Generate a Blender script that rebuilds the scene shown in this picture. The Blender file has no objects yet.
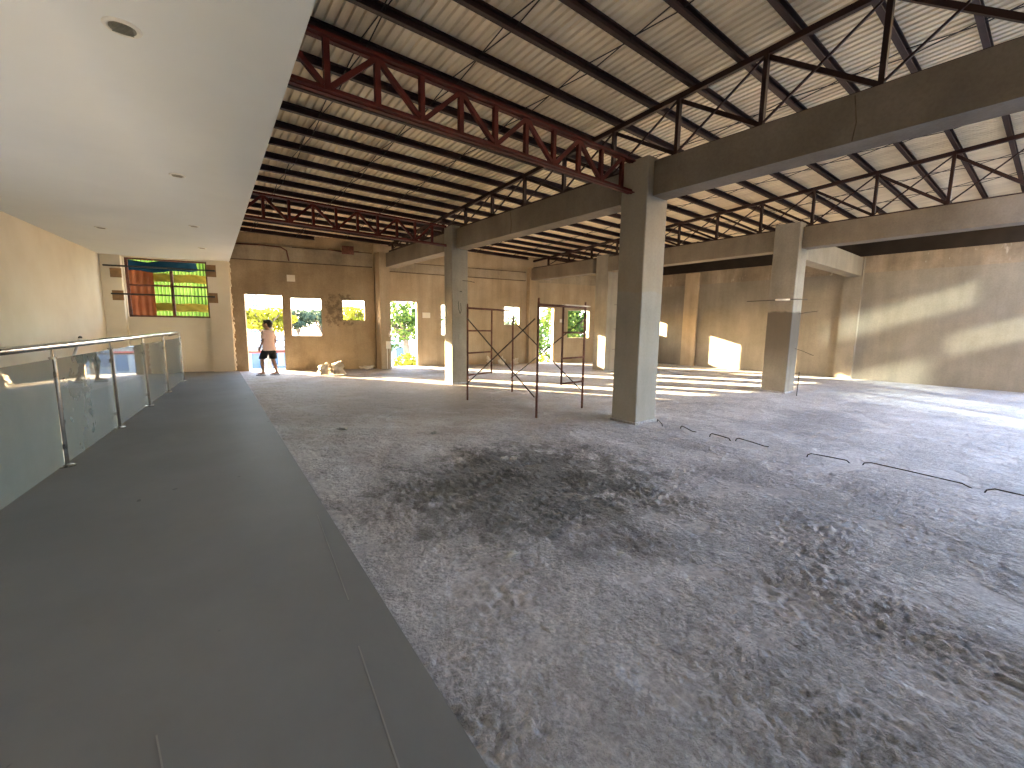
import bpy, math, random
from mathutils import Vector, Matrix, noise
random.seed(7)
SKY, SUN, GLINT, EXPOSURE = .6, 17.0, .85, 3.6
scn = bpy.context.scene
COL = scn.collection
V = Vector
PI = math.pi

# ------------------------------------------------------------------ helpers
class MB:
    """collects vertices and faces in world coordinates; obj() links them as one mesh object"""
    def __init__(s): s.v = []; s.f = []
    def add(s, vs, fs):
        n = len(s.v); s.v += [V(p) for p in vs]; s.f += [tuple(i + n for i in f) for f in fs]; return s
    def hexa(s, p):      # 8 points: bottom 4 ccw, top 4 ccw
        return s.add(p, [(3,2,1,0),(4,5,6,7),(0,1,5,4),(1,2,6,5),(2,3,7,6),(3,0,4,7)])
    def box(s, x0, x1, y0, y1, z0, z1):
        return s.hexa([(x0,y0,z0),(x1,y0,z0),(x1,y1,z0),(x0,y1,z0),(x0,y0,z1),(x1,y0,z1),(x1,y1,z1),(x0,y1,z1)])
    def obox(s, c, ax, ay, hx, hy, hz):
        c = V(c); ax = V(ax).normalized(); ay = V(ay).normalized(); az = ax.cross(ay).normalized()
        P = []
        for k in (-1, 1):
            for i, j in ((-1,-1),(1,-1),(1,1),(-1,1)): P.append(c + ax*hx*i + ay*hy*j + az*hz*k)
        return s.hexa(P)
    def bevbox(s, x0, x1, y0, y1, z0, z1, b):
        """box whose four upright edges are chamfered"""
        o = [(x0+b,y0),(x1-b,y0),(x1,y0+b),(x1,y1-b),(x1-b,y1),(x0+b,y1),(x0,y1-b),(x0,y0+b)]
        return s.prism(o, z0, z1)
    def prism(s, outline, z0, z1):
        n = len(outline)
        return s.add([(x,y,z0) for x,y in outline] + [(x,y,z1) for x,y in outline],
                     [tuple(range(n-1,-1,-1)), tuple(range(n,2*n))] + [(i,(i+1)%n,n+(i+1)%n,n+i) for i in range(n)])
    def sweep(s, p, q, sec, up=(0,0,1)):
        """closed section (list of (u,v)) swept from p to q"""
        p = V(p); q = V(q); d = (q-p).normalized(); u = d.cross(V(up))
        if u.length < 1e-4: u = d.cross(V((1,0,0)))
        u.normalize(); w = u.cross(d); n = len(sec)
        return s.add([p+u*a+w*b for a,b in sec] + [q+u*a+w*b for a,b in sec],
                     [tuple(range(n)), tuple(range(2*n-1,n-1,-1))] + [(i,n+i,n+(i+1)%n,(i+1)%n) for i in range(n)])
    def bar(s, p, q, w, h, up=(0,0,1)):
        return s.sweep(p, q, [(-w/2,-h/2),(w/2,-h/2),(w/2,h/2),(-w/2,h/2)], up)
    def angle(s, p, q, w, t=.008, up=(0,0,1), fl=1):
        """steel angle section"""
        f = fl
        return s.sweep(p, q, [(0,-w/2),(f*w,-w/2),(f*w,-w/2+t),(f*t,-w/2+t),(f*t,w/2),(0,w/2)] if f > 0 else
                       [(0,w/2),(-t,w/2),(-t,-w/2+t),(-w,-w/2+t),(-w,-w/2),(0,-w/2)], up)
    def tube(s, path, r, n=8, caps=True):
        path = [V(p) for p in path]; m = len(path)
        rs = r if isinstance(r, (list, tuple)) else [r]*m
        prev = None; rings = []
        for i, p in enumerate(path):
            t = (path[min(i+1,m-1)] - path[max(i-1,0)]).normalized()
            if prev is None:
                a = t.cross(V((0,0,1)))
                if a.length < 1e-3: a = t.cross(V((1,0,0)))
            else: a = prev - t*prev.dot(t)
            a.normalize(); prev = a; b = t.cross(a)
            rings.append([p + (a*math.cos(2*PI*k/n) + b*math.sin(2*PI*k/n))*rs[i] for k in range(n)])
        vs = [x for R in rings for x in R]; fs = []
        for i in range(m-1):
            for k in range(n):
                fs.append((i*n+k, i*n+(k+1)%n, (i+1)*n+(k+1)%n, (i+1)*n+k))
        if caps: fs += [tuple(range(n-1,-1,-1)), tuple(range((m-1)*n, m*n))]
        return s.add(vs, fs)
    def lathe(s, c, prof, n=20, axis='z'):
        """prof list of (r,z) closed at both ends"""
        vs = []; fs = []
        for r, z in prof:
            for k in range(n):
                a = 2*PI*k/n
                vs.append((c[0]+r*math.cos(a), c[1]+r*math.sin(a), c[2]+z))
        m = len(prof)
        for i in range(m-1):
            for k in range(n): fs.append((i*n+k, i*n+(k+1)%n, (i+1)*n+(k+1)%n, (i+1)*n+k))
        fs += [tuple(range(n-1,-1,-1)), tuple(range((m-1)*n, m*n))]
        return s.add(vs, fs)
    def ell(s, c, r, nu=12, nv=8, rot=None, jit=0, seed=0):
        c = V(c); r = tuple(q*1.22 for q in r) if rot is not None else r; vs = []; fs = []
        R = rot or Matrix.Identity(3)
        for i in range(1, nv):
            for k in range(nu):
                th = PI*i/nv; a = 2*PI*k/nu
                d = V((math.sin(th)*math.cos(a), math.sin(th)*math.sin(a), math.cos(th)))
                g = 1 + (noise.noise(d*1.9 + V((seed*3.1,seed*1.7,seed)))*jit if jit else 0)
                vs.append(c + R @ V((d.x*r[0]*g, d.y*r[1]*g, d.z*r[2]*g)))
        t = len(vs); vs += [c + R @ V((0,0,r[2])), c - R @ V((0,0,r[2]))]
        for i in range(nv-2):
            for k in range(nu): fs.append((i*nu+k, (i+1)*nu+k, (i+1)*nu+(k+1)%nu, i*nu+(k+1)%nu))
        for k in range(nu):
            fs.append((t, k, (k+1)%nu)); fs.append((t+1, (nv-2)*nu+(k+1)%nu, (nv-2)*nu+k))
        return s.add(vs, fs)
    def obj(s, name, mat, parent=None, smooth=False):
        base = V(parent.get('_b', (0,0,0))) if parent else V((0,0,0))
        me = bpy.data.meshes.new(name)
        me.from_pydata([tuple(p - base) for p in s.v], [], s.f); me.update()
        for m in (mat if isinstance(mat, (list, tuple)) else [mat]): me.materials.append(m)
        if smooth: me.polygons.foreach_set('use_smooth', [True]*len(me.polygons))
        o = bpy.data.objects.new(name, me); COL.objects.link(o)
        if parent: o.parent = parent
        if parent: o['_b'] = list(base)
        return o

def tag(o, label=None, cat=None, group=None, kind=None):
    if label: o['label'] = label
    if cat: o['category'] = cat
    if group: o['group'] = group
    if kind: o['kind'] = kind
    return o
def thing(name, loc, label, cat, group=None):
    o = bpy.data.objects.new(name, None); COL.objects.link(o); o.location = loc; o['_b'] = list(loc)
    o.empty_display_size = .1
    return tag(o, label, cat, group)
def struct(o, label=None, cat=None): return tag(o, label, cat, None, 'structure')
ORD = ['first','second','third','fourth','fifth','sixth','seventh','eighth','ninth','tenth','eleventh','twelfth','thirteenth',
       'fourteenth','fifteenth','sixteenth','seventeenth','eighteenth','nineteenth','twentieth']

# ------------------------------------------------------------------ materials
class NT:
    def __init__(s, name):
        s.m = bpy.data.materials.new(name); s.m.use_nodes = True; s.t = s.m.node_tree; s.t.nodes.clear()
        s.out = s.n('ShaderNodeOutputMaterial'); s.co = s.n('ShaderNodeTexCoord').outputs['Object']
    def n(s, typ, **kw):
        x = s.t.nodes.new(typ)
        for k, v in kw.items(): setattr(x, k, v)
        return x
    def l(s, a, b): s.t.links.new(a, b)
    def mapv(s, sc):
        m = s.n('ShaderNodeMapping'); m.inputs['Scale'].default_value = sc; s.l(s.co, m.inputs['Vector']); return m.outputs[0]
    def noise(s, scale, detail=4, rough=.55, sc=None, dist=0):
        x = s.n('ShaderNodeTexNoise'); x.inputs['Scale'].default_value = scale; x.inputs['Detail'].default_value = detail
        x.inputs['Roughness'].default_value = rough; x.inputs['Distortion'].default_value = dist
        s.l(s.mapv(sc) if sc else s.co, x.inputs['Vector']); return x.outputs['Fac']
    def ramp(s, fac, stops):
        r = s.n('ShaderNodeValToRGB'); e = r.color_ramp.elements
        while len(e) < len(stops): e.new(.5)
        for i, (p, c) in enumerate(stops):
            e[i].position = p; e[i].color = (c, c, c, 1) if isinstance(c, (int, float)) else (*c, 1)
        s.l(fac, r.inputs[0]); return r.outputs[0]
    def mix(s, fac, a, b, blend='MIX'):
        x = s.n('ShaderNodeMix', data_type='RGBA', blend_type=blend)
        for sock, val in ((x.inputs['Factor'], fac), (x.inputs['A'], a), (x.inputs['B'], b)):
            if isinstance(val, (int, float)): sock.default_value = val
            elif isinstance(val, tuple): sock.default_value = (*val, 1)
            else: s.l(val, sock)
        return x.outputs['Result']
    def math(s, op, a, b=0, c=None, clamp=False):
        x = s.n('ShaderNodeMath', operation=op, use_clamp=clamp)
        for i, v in enumerate((a, b, c)):
            if v is None: continue
            if isinstance(v, (int, float)): x.inputs[i].default_value = v
            else: s.l(v, x.inputs[i])
        return x.outputs[0]
    def xyz(s):
        x = s.n('ShaderNodeSeparateXYZ'); s.l(s.co, x.inputs[0]); return x.outputs
    def bump(s, h, strength=.3, dist=.01):
        b = s.n('ShaderNodeBump'); b.inputs['Strength'].default_value = strength; b.inputs['Distance'].default_value = dist
        s.l(h, b.inputs['Height']); return b.outputs[0]
    def bsdf(s, col, rough=.7, metal=0, nrm=None, spec=None, **kw):
        p = s.n('ShaderNodeBsdfPrincipled')
        for key, v in (('Base Color', col), ('Roughness', rough), ('Metallic', metal)):
            if isinstance(v, tuple): p.inputs[key].default_value = (*v, 1)
            elif isinstance(v, (int, float)): p.inputs[key].default_value = v
            else: s.l(v, p.inputs[key])
        if spec is not None: p.inputs['Specular IOR Level'].default_value = spec
        if nrm: s.l(nrm, p.inputs['Normal'])
        s.l(p.outputs[0], s.out.inputs[0]); return p

def plain(name, col, rough=.6, metal=0, var=.15, scale=8, bump=.1, spec=None):
    t = NT(name); f = t.noise(scale, 4)
    a = tuple(c*(1-var) for c in col); b = tuple(min(1, c*(1+var)) for c in col)
    t.bsdf(t.ramp(f, [(.3, a), (.7, b)]), rough, metal, t.bump(t.noise(scale*8, 3), bump, .004) if bump else None, spec)
    return t.m

def concrete(name, dark, mid, light, streak=.5, grain=.35, extra=None, rough=.9):
    t = NT(name)
    big = t.noise(.9, 5, .6)
    col = t.ramp(big, [(.32, dark), (.5, mid), (.7, light)])
    st = t.noise(2.2, 3, .6, sc=(1.6, 1.6, .18))
    col = t.mix(streak, col, t.ramp(st, [(.35, .62), (.62, 1.0)]), 'MULTIPLY')
    sp = t.noise(30, 3, .7)
    col = t.mix(.5, col, t.ramp(sp, [(.3, .72), (.6, 1.0)]), 'MULTIPLY')
    if extra: col = extra(t, col)
    h = t.math('ADD', t.noise(14, 5, .65), t.math('MULTIPLY', t.noise(3, 4), 1.5))
    t.bsdf(col, rough, 0, t.bump(h, grain, .02), .25)
    return t.m

def smoothstep(t, x, a, b):
    m = t.n('ShaderNodeMapRange', interpolation_type='SMOOTHSTEP'); t.l(x, m.inputs[0])
    m.inputs[1].default_value = a; m.inputs[2].default_value = b; return m.outputs[0]

M = {}
M['joint_and_shade'] = plain('dark brown joint and shade line', (.10,.07,.045), .9, 0, .4, 9, .1)  # beam cast joints, also painted shadow strips under the wall bands
def stainA(t, col):       # irregular dark damp mark around the small window
    X, Y, Z = t.xyz()
    d = t.math('ABSOLUTE', t.math('SUBTRACT', X, 4.15))
    n = t.noise(6.5, 6, .75)
    near = t.math('SUBTRACT', 1.0, smoothstep(t, d, .25, .8))
    zz = t.math('MULTIPLY', smoothstep(t, Z, .9, 1.5), t.math('SUBTRACT', 1.0, smoothstep(t, Z, 2.3, 2.7)))
    f = smoothstep(t, t.math('MULTIPLY', t.math('MULTIPLY', n, near), zz), .44, .56)
    col = t.mix(t.math('MULTIPLY', f, .6), col, (.07, .05, .035))
    fl = t.math('MULTIPLY', t.math('SUBTRACT', 1.0, smoothstep(t, Z, .05, .5)), smoothstep(t, t.noise(1.4, 4), .5, .62))
    return t.mix(t.math('MULTIPLY', fl, .6), col, (.07, .055, .04))
M['wallA'] = concrete('raw render far wall', (.30,.225,.145), (.37,.285,.185), (.44,.345,.24), .35, .4, stainA)
M['wallB'] = concrete('raw render beige wall', (.36,.285,.19), (.43,.34,.235), (.49,.40,.29), .5, .25)
M['band'] = concrete('rough beam band', (.24,.2,.15), (.36,.30,.22), (.44,.38,.3), .45, .7)
def drips(t, col):
    X, Y, Z = t.xyz()
    n = t.noise(5, 4, .6, sc=(1, 1, .35))
    f = smoothstep(t, n, .6, .7)
    return t.mix(t.math('MULTIPLY', f, .35), col, (.62,.58,.5))
M['bandR'] = concrete('unplastered wall top', (.19,.15,.11), (.27,.22,.16), (.36,.3,.23), .7, .8, drips)
M['wallR'] = concrete('grey brown plaster', (.20,.175,.137), (.238,.212,.17), (.28,.25,.205), .35, .15)
M['col'] = concrete('column concrete', (.20,.18,.15), (.25,.23,.195), (.30,.28,.24), .4, .2)
def two_tone(t, col):  # beige above, grey below a slightly wavering level
    X, Y, Z = t.xyz(); n = t.noise(3, 3)
    f = smoothstep(t, t.math('ADD', Z, t.math('MULTIPLY', n, .12)), 2.03, 2.06)
    return t.mix(f, t.mix(.3, col, (.34,.34,.33)), t.mix(.3, col, (.36,.30,.22)))
M['col2'] = concrete('column concrete two tones', (.20,.185,.155), (.25,.232,.20), (.30,.28,.245), .35, .2, two_tone)
def darkcoat(t, col):
    X, Y, Z = t.xyz(); n = t.noise(5, 3)
    z = t.math('ADD', Z, t.math('MULTIPLY', n, .1))
    f = t.math('MULTIPLY', t.math('SUBTRACT', 1.0, smoothstep(t, z, 1.9, 1.96)), smoothstep(t, z, .15, 1.3))
    return t.mix(t.math('MULTIPLY', f, .85), col, (.07,.06,.05))
M['col3'] = concrete('column concrete damp coat', (.20,.18,.15), (.25,.23,.195), (.30,.28,.24), .4, .2, darkcoat)
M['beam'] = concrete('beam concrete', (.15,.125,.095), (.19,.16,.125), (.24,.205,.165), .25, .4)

def mat_floor():
    t = NT('rough concrete floor')
    X, Y, Z = t.xyz()
    big = t.noise(.55, 6, .62); mid = t.noise(3.2, 5, .62); fine = t.noise(38, 4, .7)
    col = t.ramp(big, [(.3, (.37,.37,.395)), (.5, (.50,.50,.535)), (.72, (.60,.60,.645))])
    col = t.mix(.45, col, t.ramp(mid, [(.33, .65), (.6, 1.0)]), 'MULTIPLY')
    col = t.mix(.6, col, t.ramp(fine, [(.34, .42), (.6, 1.0)]), 'MULTIPLY')
    col = t.mix(.5, col, t.ramp(t.noise(13, 5, .7), [(.36, .55), (.6, 1.0)]), 'MULTIPLY')
    def blob(cx, cy, rx, ry, lo, hi, amt, c, nz):
        nonlocal col
        dx = t.math('DIVIDE', t.math('SUBTRACT', X, cx), rx); dy = t.math('DIVIDE', t.math('SUBTRACT', Y, cy), ry)
        d = t.math('SQRT', t.math('ADD', t.math('MULTIPLY', dx, dx), t.math('MULTIPLY', dy, dy)))
        d = t.math('ADD', d, t.math('MULTIPLY', t.math('SUBTRACT', nz, .5), 1.7))
        f = t.math('SUBTRACT', 1.0, smoothstep(t, d, lo, hi))
        col = t.mix(t.math('MULTIPLY', f, amt), col, c)
    n2 = t.noise(2.4, 6, .7); n3 = t.noise(1.1, 6, .65)
    blob(3.4, 9.0, 4.2, 4.6, .5, 1.2, .55, (.27,.225,.18), n3)
    blob(2.5, 2.95, 1.35, 1.25, .66, 1.02, .72, (.115,.12,.117), t.math('ADD', t.math('MULTIPLY', t.math('SUBTRACT', t.noise(3.3, 7, .75), .5), 1.9), .5))      # fresh dark mortar patch
    blob(2.15, 1.75, .45, .4, .6, 1.0, .4, (.16,.16,.19), n2)           # smaller damp spot
    blob(7.6, 2.2, 1.9, .8, .5, 1.1, .3, (.15,.15,.18), n3)
    blob(4.3, 1.2, .9, .9, .5, 1.1, .2, (.16,.16,.19), n3)
    blob(3.4, 7.5, 2.4, 1.4, .5, 1.2, .38, (.17,.145,.12), n3)
    blob(6.0, 12.0, 2.0, .8, .5, 1.2, .5, (.13,.11,.09), n3)
    blob(1.9, 9.2, 1.2, 2.2, .5, 1.2, .3, (.36,.31,.25), n3)
    h = t.math('ADD', t.math('MULTIPLY', t.noise(60, 4, .7), .5), t.noise(19, 4, .65))
    rm = t.ramp(t.noise(1.9, 5, .65), [(.42, .10), (.56, 1.0)])
    nb = t.bump(t.math('MULTIPLY', h, rm), 1.0, .035)
    t.bsdf(col, t.ramp(mid, [(.3, .62), (.7, .9)]), 0, nb, .35)
    return t.m
M['floor'] = mat_floor()
def mat_walk():
    t = NT('smooth grey cement walkway')
    big = t.noise(.8, 5, .6); n = t.noise(2.6, 4, .6, sc=(1, .5, 1))
    col = t.ramp(big, [(.3, (.138,.145,.150)), (.7, (.172,.180,.186))])
    col = t.mix(.4, col, t.ramp(n, [(.35, .75), (.65, 1.0)]), 'MULTIPLY')
    sp = t.noise(7, 2, .5)
    col = t.mix(t.math('MULTIPLY', smoothstep(t, sp, .735, .76), .6), col, (.045,.045,.045))
    t.bsdf(col, t.ramp(n, [(.3, .58), (.7, .75)]), 0, t.bump(t.noise(25, 4), .06, .01), .22)
    return t.m
M['walk'] = mat_walk()
M['white'] = plain('white painted ceiling board', (.62,.65,.66), .7, 0, .03, 1.2, .05, .3)
def mat_cream():
    t = NT('cream skim coat')
    big = t.noise(.7, 5, .6)
    col = t.ramp(big, [(.3, (.62,.545,.42)), (.55, (.70,.63,.50)), (.75, (.75,.69,.57))])
    t.bsdf(col, .75, 0, t.bump(t.noise(6, 5), .12, .01), .3); return t.m
M['cream'] = mat_cream()
M['redsteel'] = plain('red oxide primer', (.070,.009,.006), .6, 0, .35, 5, .08, .2)
M['darksteel'] = plain('dark brown primer', (.028,.010,.008), .6, 0, .35, 5, .08, .35)
M['black'] = plain('near black filler board', (.018,.013,.01), .8, 0, .3, 2, .1, .2)
def mat_roof():
    t = NT('weathered pale roof sheet')
    st = t.noise(1.6, 5, .65, sc=(2.5, .35, 1)); sp = t.noise(1.1, 5, .7)
    col = t.ramp(st, [(.3, (.62,.51,.36)), (.6, (.80,.69,.51))])
    col = t.mix(t.math('MULTIPLY', smoothstep(t, sp, .62, .72), .35), col, (.30,.22,.13))
    t.bsdf(col, .6, 0, None, .3); return t.m
M['roof'] = mat_roof()
M['steel'] = plain('polished stainless steel', (.50,.48,.46), .14, 1, .05, 10, 0)
M['steel2'] = plain('brushed stainless steel', (.30,.29,.275), .22, 1, .08, 10, 0)
def mat_glass():
    t = NT('dusty greenish railing glass')
    tr = t.n('ShaderNodeBsdfTransparent'); tr.inputs[0].default_value = (.80,.88,.84,1)
    gl = t.n('ShaderNodeBsdfGlossy'); gl.inputs['Roughness'].default_value = .015
    df = t.n('ShaderNodeBsdfDiffuse'); df.inputs[0].default_value = (.42,.46,.43,1)
    fr = t.n('ShaderNodeFresnel'); fr.inputs[0].default_value = 1.5
    dust = t.ramp(t.noise(1.6, 5, .65), [(.25, .46), (.75, .58)])
    m1 = t.n('ShaderNodeMixShader'); t.l(dust, m1.inputs[0]); t.l(tr.outputs[0], m1.inputs[1]); t.l(df.outputs[0], m1.inputs[2])
    m2 = t.n('ShaderNodeMixShader'); t.l(fr.outputs[0], m2.inputs[0]); t.l(m1.outputs[0], m2.inputs[1]); t.l(gl.outputs[0], m2.inputs[2])
    t.l(m2.outputs[0], t.out.inputs[0]); return t.m
M['glass'] = mat_glass()
M['rust'] = plain('rusty scaffold pipe', (.13,.05,.035), .7, .2, .4, 12, .2)
M['rebar'] = plain('rusty rebar', (.045,.035,.03), .7, .3, .4, 20, .2)
M['chip'] = plain('pale mortar', (.36,.36,.35), .85, 0, .2, 20, .2)
M['wood'] = plain('brown timber block', (.26,.15,.07), .75, 0, .25, 6, .2)
M['bag'] = plain('pale plastic sack', (.62,.56,.48), .55, 0, .2, 6, .2)
M['plastic'] = plain('white plastic', (.72,.68,.6), .45, 0, .05, 6, .05)
M['wire'] = plain('black wire', (.02,.02,.02), .5, 0, .1, 6, 0)
M['grille'] = plain('grey lamp reflector', (.22,.21,.17), .5, .3, .1, 30, .1)
M['ring'] = plain('pale lamp ring', (.62,.61,.56), .4, 0, .05, 8, 0)
def leafmat(name, a, b, tr):
    t = NT(name); c = t.ramp(t.noise(1.3, 3), [(.35, a), (.65, b)])
    d = t.n('ShaderNodeBsdfDiffuse'); x = t.n('ShaderNodeBsdfTranslucent'); t.l(c, d.inputs[0]); t.l(c, x.inputs[0])
    m = t.n('ShaderNodeMixShader'); m.inputs[0].default_value = tr; t.l(d.outputs[0], m.inputs[1]); t.l(x.outputs[0], m.inputs[2])
    t.l(m.outputs[0], t.out.inputs[0]); return t.m
M['leafY'] = leafmat('yellow green leaves', (.15,.155,.018), (.24,.22,.03), .5)
M['leafG'] = leafmat('green leaves', (.030,.055,.014), (.07,.11,.028), .4)
M['leafD'] = leafmat('grey green leaves', (.035,.050,.032), (.07,.09,.06), .35)
M['bark'] = plain('tree bark', (.14,.10,.07), .9, 0, .3, 5, .3)
M['asphalt'] = plain('pale road surface', (.20,.195,.19), .9, 0, .12, .3, .1)
M['bldg'] = plain('white building wall', (.22,.23,.25), .8, 0, .06, .5, .05)
M['bldg2'] = plain('pale blue tower wall', (.22,.27,.33), .8, 0, .05, .5, .05)
M['pane'] = plain('blue grey window pane', (.05,.08,.14), .2, 0, .1, 2, 0)
M['redband'] = plain('red painted band', (.28,.03,.03), .6, 0, .1, 3, 0)
M['roofw'] = plain('pale metal roof', (.30,.32,.34), .5, 0, .06, 1, 0)
M['carw'] = plain('white car paint', (.4,.4,.42), .3, 0, .02, 2, 0)
M['card'] = plain('dark car paint', (.06,.07,.09), .3, 0, .05, 2, 0)
M['tyre'] = plain('black rubber', (.02,.02,.02), .8, 0, .1, 8, 0)
def mat_sheet(name, a, b, tr):
    t = NT(name); c = t.ramp(t.noise(1.4, 4), [(.35, a), (.65, b)])
    d = t.n('ShaderNodeBsdfDiffuse'); x = t.n('ShaderNodeBsdfTranslucent'); t.l(c, d.inputs[0]); t.l(c, x.inputs[0])
    m = t.n('ShaderNodeMixShader'); m.inputs[0].default_value = tr; t.l(d.outputs[0], m.inputs[1]); t.l(x.outputs[0], m.inputs[2])
    t.l(m.outputs[0], t.out.inputs[0]); return t.m
M['greensheet'] = mat_sheet('green translucent sheet', (.10,.17,.065), (.17,.25,.11), .5)
M['brownsheet'] = mat_sheet('rust brown sheet', (.14,.045,.02), (.2,.075,.035), .12)
M['bluetarp'] = mat_sheet('dark blue tarpaulin', (.005,.022,.045), (.01,.035,.065), .15)
M['yellownet'] = mat_sheet('yellow plastic netting', (.36,.31,.07), (.46,.40,.11), .5)
M['skin'] = plain('skin', (.36,.20,.13), .55, 0, .06, 12, 0)
M['hair'] = plain('black hair', (.012,.01,.009), .6, 0, .3, 40, .2)
M['pink'] = plain('pale pink cotton', (.88,.64,.58), .85, 0, .05, 14, .2)
M['shorts'] = plain('black cloth shorts', (.012,.012,.014), .85, 0, .2, 14, .2)
M['sandal'] = plain('dark rubber slipper', (.03,.025,.022), .7, 0, .2, 14, 0)

# ------------------------------------------------------------------ plan
A0, A1 = (1.3, 15.1), (5.2, 14.0)
B0, B1 = (5.6, 14.4), (11.05, 13.25)
C0, C1 = (11.05, 13.25), (16.2, 11.7)
D0, D1 = (-1.6, 15.9), (1.3, 15.1)
R0, R1 = (16.2, 11.7), (16.535, -4.0)
R1E = (16.488, -1.8)  # right wall stops early; unseen gap added to let skylight in
L0, L1 = (-4.122, -4.0), (-1.45, 15.86)
CEIL = 3.17
def edge_x(y): return .64 + .0505*y
def ceil_x(y): return .595 + .0497*y
def rail_x(y): return -1.74 + .1375*y
def roof_z(y): return 4.60 - .055*(y-3)

def wall(name, a, b, thick, z0, z1, openings, mat, side=1, parent=None):
    """upright wall whose inner face runs a->b; openings (s0,s1,za,zb); thickness goes to side (+1 = left of a->b)"""
    a = V((*a, 0)); b = V((*b, 0)); L = (b-a).length; d = (b-a)/L; nrm = V((-d.y, d.x, 0))*side*thick
    S = sorted({0, L, *[o[0] for o in openings], *[o[1] for o in openings]})
    Z = sorted({z0, z1, *[o[2] for o in openings], *[o[3] for o in openings]})
    def solid(i, j):
        if i < 0 or j < 0 or i >= len(S)-1 or j >= len(Z)-1: return False
        sm = (S[i]+S[i+1])/2; zm = (Z[j]+Z[j+1])/2
        return not any(o[0] < sm < o[1] and o[2] < zm < o[3] for o in openings)
    idx = {}; vs = []; fs = []
    def vi(i, j, k):
        if (i,j,k) not in idx:
            idx[(i,j,k)] = len(vs); p = a + d*S[i] + nrm*k; vs.append((p.x, p.y, roof_z(p.y)+.125 if Z[j] > 8 else Z[j]))
        return idx[(i,j,k)]
    for i in range(len(S)-1):
        for j in range(len(Z)-1):
            if not solid(i, j): continue
            fs.append((vi(i,j,0), vi(i+1,j,0), vi(i+1,j+1,0), vi(i,j+1,0)))
            fs.append((vi(i,j,1), vi(i,j+1,1), vi(i+1,j+1,1), vi(i+1,j,1)))
            if not solid(i-1, j): fs.append((vi(i,j,0), vi(i,j+1,0), vi(i,j+1,1), vi(i,j,1)))
            if not solid(i+1, j): fs.append((vi(i+1,j,0), vi(i+1,j,1), vi(i+1,j+1,1), vi(i+1,j+1,0)))
            if not solid(i, j-1): fs.append((vi(i,j,0), vi(i,j,1), vi(i+1,j,1), vi(i+1,j,0)))
            if not solid(i, j+1): fs.append((vi(i,j+1,0), vi(i+1,j+1,0), vi(i+1,j+1,1), vi(i,j+1,1)))
    m = MB(); m.add(vs, fs)
    return m.obj(name, mat, parent)
def along(a, b, s, off=0, z=0):
    a = V((*a, 0)); b = V((*b, 0)); d = (b-a).normalized(); n = V((-d.y, d.x, 0))
    p = a + d*s + n*off; return V((p.x, p.y, z))
def wbox(mb, a, b, s0, s1, o0, o1, z0, z1):
    P = [along(a,b,s0,o0,z0), along(a,b,s1,o0,z0), along(a,b,s1,o1,z0), along(a,b,s0,o1,z0)]
    return mb.hexa(P + [V((p.x,p.y,z1)) for p in P])

# ------------------------------------------------------------------ room shell
def far_y(x):
    if x < A1[0]: a, b = A0, A1
    elif x < 5.6: return 14.2
    elif x < B1[0]: a, b = B0, B1
    else: a, b = C0, C1
    return a[1] + (b[1]-a[1])*(x-a[0])/(b[0]-a[0])
def spacing(segs):
    out = []
    for a, b, st in segs:
        n = max(1, int(round((b-a)/st)))
        out += [a + (b-a)*i/n for i in range(n)]
    return out + [segs[-1][1]]
def fbm(x, y, z, sc): return noise.noise(V((x*sc, y*sc, z)))
def floor_h(x, y):
    m1 = max(0, 1 - math.hypot((x-2.6)/1.7, (y-2.9)/1.6))
    near = 1/(1+math.exp((math.hypot(x-1.8, y-1.0) - 4.2)*1.6))
    sm = .10 + .9*near
    if x > 5.0: sm *= max(.12, 1-(x-5.0)/.8)
    patch = max(0, noise.noise(V((x*1.7, y*1.7, 4.2)))*2.0+.5)
    rough = .0105*sm*(.2+patch) + .017*min(1, m1*2.0)*max(.2, .55+noise.noise(V((x*2.6, y*2.6, 8.8)))*1.4)
    h = fbm(x,y,1.3,16)*.7 + fbm(x,y,7.1,29)*.8 + fbm(x*1.0,y,5.5,47)*.55
    r = abs(fbm(x,y,9.9,21))
    return rough*(h + (0.4-r)*1.5) + .004*fbm(x,y,2.2,.7) - .024
us = spacing([(0,2.6,.0135),(2.6,4.6,.024),(4.6,7,.06),(7,16.2,.14)])
ys = spacing([(-4,0,.25),(0,2.6,.0135),(2.6,4.8,.022),(4.6,7,.06),(7,15.25,.14)])
fm = MB(); W = len(us); vs = []
for y in ys:
    x0 = edge_x(y)
    for u in us:
        x = x0 + u*(16.6-x0)/16.2
        yy = min(y, far_y(min(max(x,1.3),16.2)) + .15)
        vs.append((x, yy, floor_h(x, yy) if yy < 13.2 else -.02))
fs = []
for j in range(len(ys)-1):
    for i in range(W-1):
        q = (j*W+i, j*W+i+1, (j+1)*W+i+1, (j+1)*W+i)
        if vs[q[0]][1] < vs[q[3]][1] - 1e-6 or vs[q[1]][1] < vs[q[2]][1] - 1e-6: fs.append(q)
fm.add(vs, fs)
struct(fm.obj('floor', M['floor'], None, True), 'rough grey unfinished concrete floor with clumps of mortar', 'floor')
# slab body below the rough surface
m = MB(); m.prism([(edge_x(-4)+.02,-4),(16.6,-4),(16.4,11.85),(11.05,13.4),(5.6,14.55),(5.2,14.15),(1.4,15.2),(edge_x(15)+.02,15.1)], -.4, -.075)
struct(m.obj('floor_slab', M['beam']), 'concrete slab under the rough floor', 'slab')
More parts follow.
